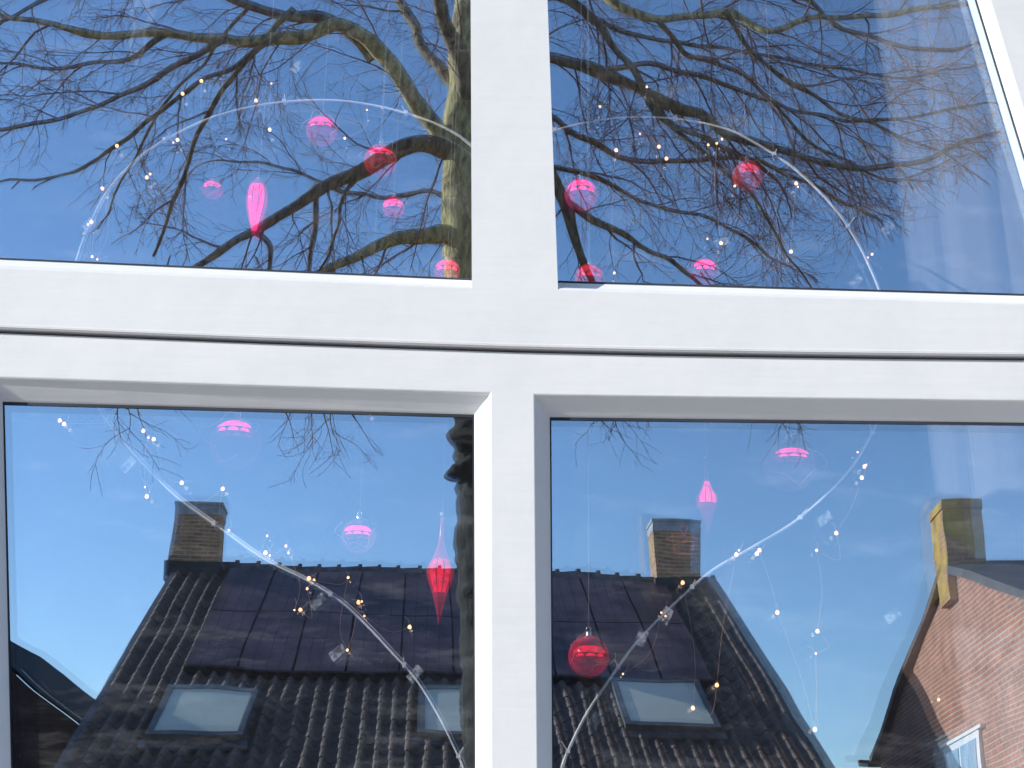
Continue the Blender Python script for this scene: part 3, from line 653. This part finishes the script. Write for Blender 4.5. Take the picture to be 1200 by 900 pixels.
for i in range(len(sub)-1):
    for j in range(n):
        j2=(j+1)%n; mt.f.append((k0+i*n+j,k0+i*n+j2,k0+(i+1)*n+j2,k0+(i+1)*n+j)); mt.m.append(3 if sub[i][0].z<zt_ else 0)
for pa,ra in (([(560,545),(542,554),(530,557),(526,564)],[16,14,10,7]),([(560,505),(540,512),(530,520)],[18,15,10])):
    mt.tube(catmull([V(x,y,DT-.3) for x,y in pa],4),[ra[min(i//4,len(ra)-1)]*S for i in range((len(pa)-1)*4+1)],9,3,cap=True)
# left side limbs
limb([(556,190),(515,172),(480,170),(425,198),(375,225),(335,250),(290,276),(225,312)],12,4,DT,DT-1.2)
limb([(560,275),(520,270),(485,276),(440,291),(395,310),(350,335)],12,4,DT,DT-1.0,l1=(.5,1.1),mi=0)
limb([(552,205),(520,165),(488,120),(455,75),(420,40),(390,28),(335,44),(270,46),(200,38),(130,42),(60,28),(-30,5)],14,3,DT,DT-1.4,mi=0)
limb([(440,70),(405,32),(365,16),(310,12),(250,-10),(170,-25)],10,4,DT-.3,DT-1.0)
limb([(345,5),(310,45),(270,92),(240,140),(215,205),(195,260),(178,302)],4.5,2,DT-.8,DT-.6,l1=(.4,1.0))
limb([(376,222),(371,265),(365,318)],4,2.5,DT-.6,DT-.5,l1=(.3,.8))
limb([(300,272),(318,288),(317,318)],4,2.5,DT-1,DT-1,l1=(.3,.6)); limb([(425,198),(400,240),(385,300)],3,1.5,DT-.5,DT-.9,l1=(.3,.8))
limb([(555,150),(540,80),(520,10),(505,-60),(480,-150)],12,5,DT,DT-1.2)
limb([(558,120),(500,60),(470,0),(400,-80),(300,-120)],8,4,DT,DT+1.5)
limb([(270,46),(200,80),(130,120),(60,140),(0,150),(-40,150)],4,2,DT-1,DT-1.4,l1=(.4,1.2))
limb([(330,44),(280,75),(200,120),(140,170),(80,200),(10,212)],3.5,1.5,DT-1,DT-1.4,l1=(.4,1.1))
limb([(200,38),(140,70),(70,80),(0,75),(-50,70)],3.5,1.5,DT-1,DT-1.6,l1=(.4,1.2))
limb([(290,12),(240,70),(190,130),(150,200),(130,250)],3,1.2,DT+.6,DT+.9,l1=(.4,1.0))
limb([(556,240),(500,225),(440,232),(380,215),(310,190),(250,190)],4,1.5,DT+.2,DT+1.2,l1=(.4,1.2))
limb([(250,-10),(150,-40),(50,0),(-40,40)],5,2,DT-.5,DT-1.5)
# right side limbs
limb([(560,95),(600,62),(640,66),(700,85),(760,112),(830,142),(920,178),(1000,192),(1080,186),(1150,160)],10,2.5,DT,DT-1.4,sp=.2)
limb([(560,60),(610,10),(650,-5),(700,25),(728,68),(760,112),(800,150),(860,175)],7,3,DT,DT-1.1)
limb([(560,0),(640,-40),(700,-5),(770,20),(850,14),(900,36),(960,22),(1040,18),(1130,5)],7,2.5,DT,DT-1.5,mi=0)
limb([(560,-30),(660,-80),(760,-40),(840,-10),(930,-5),(1000,35),(1090,60)],7,2.5,DT,DT-.6)
limb([(566,150),(610,165),(640,195),(662,240),(680,290),(695,335)],11,4,DT,DT-.6,l1=(.5,1.0))
limb([(660,235),(705,262),(750,285),(810,325)],5,2.5,DT-.3,DT-1,l1=(.4,1.0))
limb([(566,110),(640,135),(720,178),(790,190),(870,185),(950,215),(1010,250)],5,2,DT,DT+1.0,sp=.24)
limb([(700,85),(760,75),(830,90),(910,120),(1000,140),(1090,135),(1150,120)],4,1.8,DT-.5,DT+.4,sp=.18)
limb([(760,112),(800,160),(860,215),(905,260),(930,300)],3.5,1.5,DT-.6,DT-.9,l1=(.4,1.0))
limb([(850,14),(890,70),(950,110),(1030,150),(1090,175)],3.5,1.5,DT-1,DT-.6,sp=.18)
limb([(770,20),(800,60),(880,95),(960,170),(1040,210),(1080,200)],3.5,1.5,DT-.6,DT+.3,sp=.18)
limb([(640,195),(700,215),(770,235),(850,262),(900,300)],3.5,1.5,DT-.2,DT-.2,l1=(.4,1.0))
limb([(700,25),(780,50),(850,60),(960,75),(1060,90),(1120,80)],3.5,1.5,DT-.2,DT+.5,sp=.18)
for x,y in ((140,478),(160,470),(345,470),(375,468),(400,470),(330,478),(690,470),(715,468),(745,470),(770,470),(880,470),(905,468),(930,472)):
    grow(V(x,y,DT-random.uniform(.2,1.2)),Vector((random.uniform(-.8,.8),random.uniform(-.4,.4),-1)),random.uniform(.3,.7) if x<600 else random.uniform(.2,.5),.007,2,True)
for x,y in ((150,430),(360,440),(385,450),(720,430),(900,420)):
    grow(V(x,y,DT-.7),Vector((random.uniform(-.4,.4),0,-1)),random.uniform(.5,.8),.009,1,True)
for pa in ([(300,300),(340,400),(360,470)],[(200,300),(160,400),(150,480)],[(690,330),(720,400),(730,470)],[(820,320),(880,400),(905,470)],[(340,320),(390,400),(385,475)]):
    mt.tube(catmull([V(x,y,DT-.7) for x,y in pa],6),.008,5,1)
print('twigs',cnt[0],'faces',len(mt.f))
mt.v=[(x,-y,z) for x,y,z in mt.v]
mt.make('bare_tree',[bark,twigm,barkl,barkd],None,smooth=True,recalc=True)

# ---------- ground
def sheet(name,x0,x1,y0,y1,z,mat):
    mb=MB(); mb.poly([(x0,y0,z),(x1,y0,z),(x1,y1,z),(x0,y1,z)]); return mb.make(name,[mat],None,recalc=False)
sheet('ground',-400,400,-400,400,0,noisy('sandy_ground',(.16,.14,.10),(.26,.23,.17),scale=3))
asph=noisy('clinker_road',(.18,.16,.15),(.26,.23,.21),scale=20)
sheet('road',-200,200,-8.6,-3.6,.004,asph)
pav=noisy('paving',(.36,.35,.33),(.45,.43,.41),scale=6)
mb=MB(); mb.box((-200,-3.5,0),(400,0,0),(0,3.3,0),(0,0,.12)); mb.make('pavement',[pav],None); mb=MB(); mb.box((-200,-10,0),(400,0,0),(0,1.3,0),(0,0,.12)); mb.make('pavement',[pav],None)
kb=noisy('kerb_stone',(.3,.3,.3),(.38,.38,.37)); mb=MB(); mb.box((-200,-3.62,0),(400,0,0),(0,.118,0),(0,0,.125)); mb.box((-200,-8.698,0),(400,0,0),(0,.12,0),(0,0,.125)); mb.make('kerb',[kb],None)
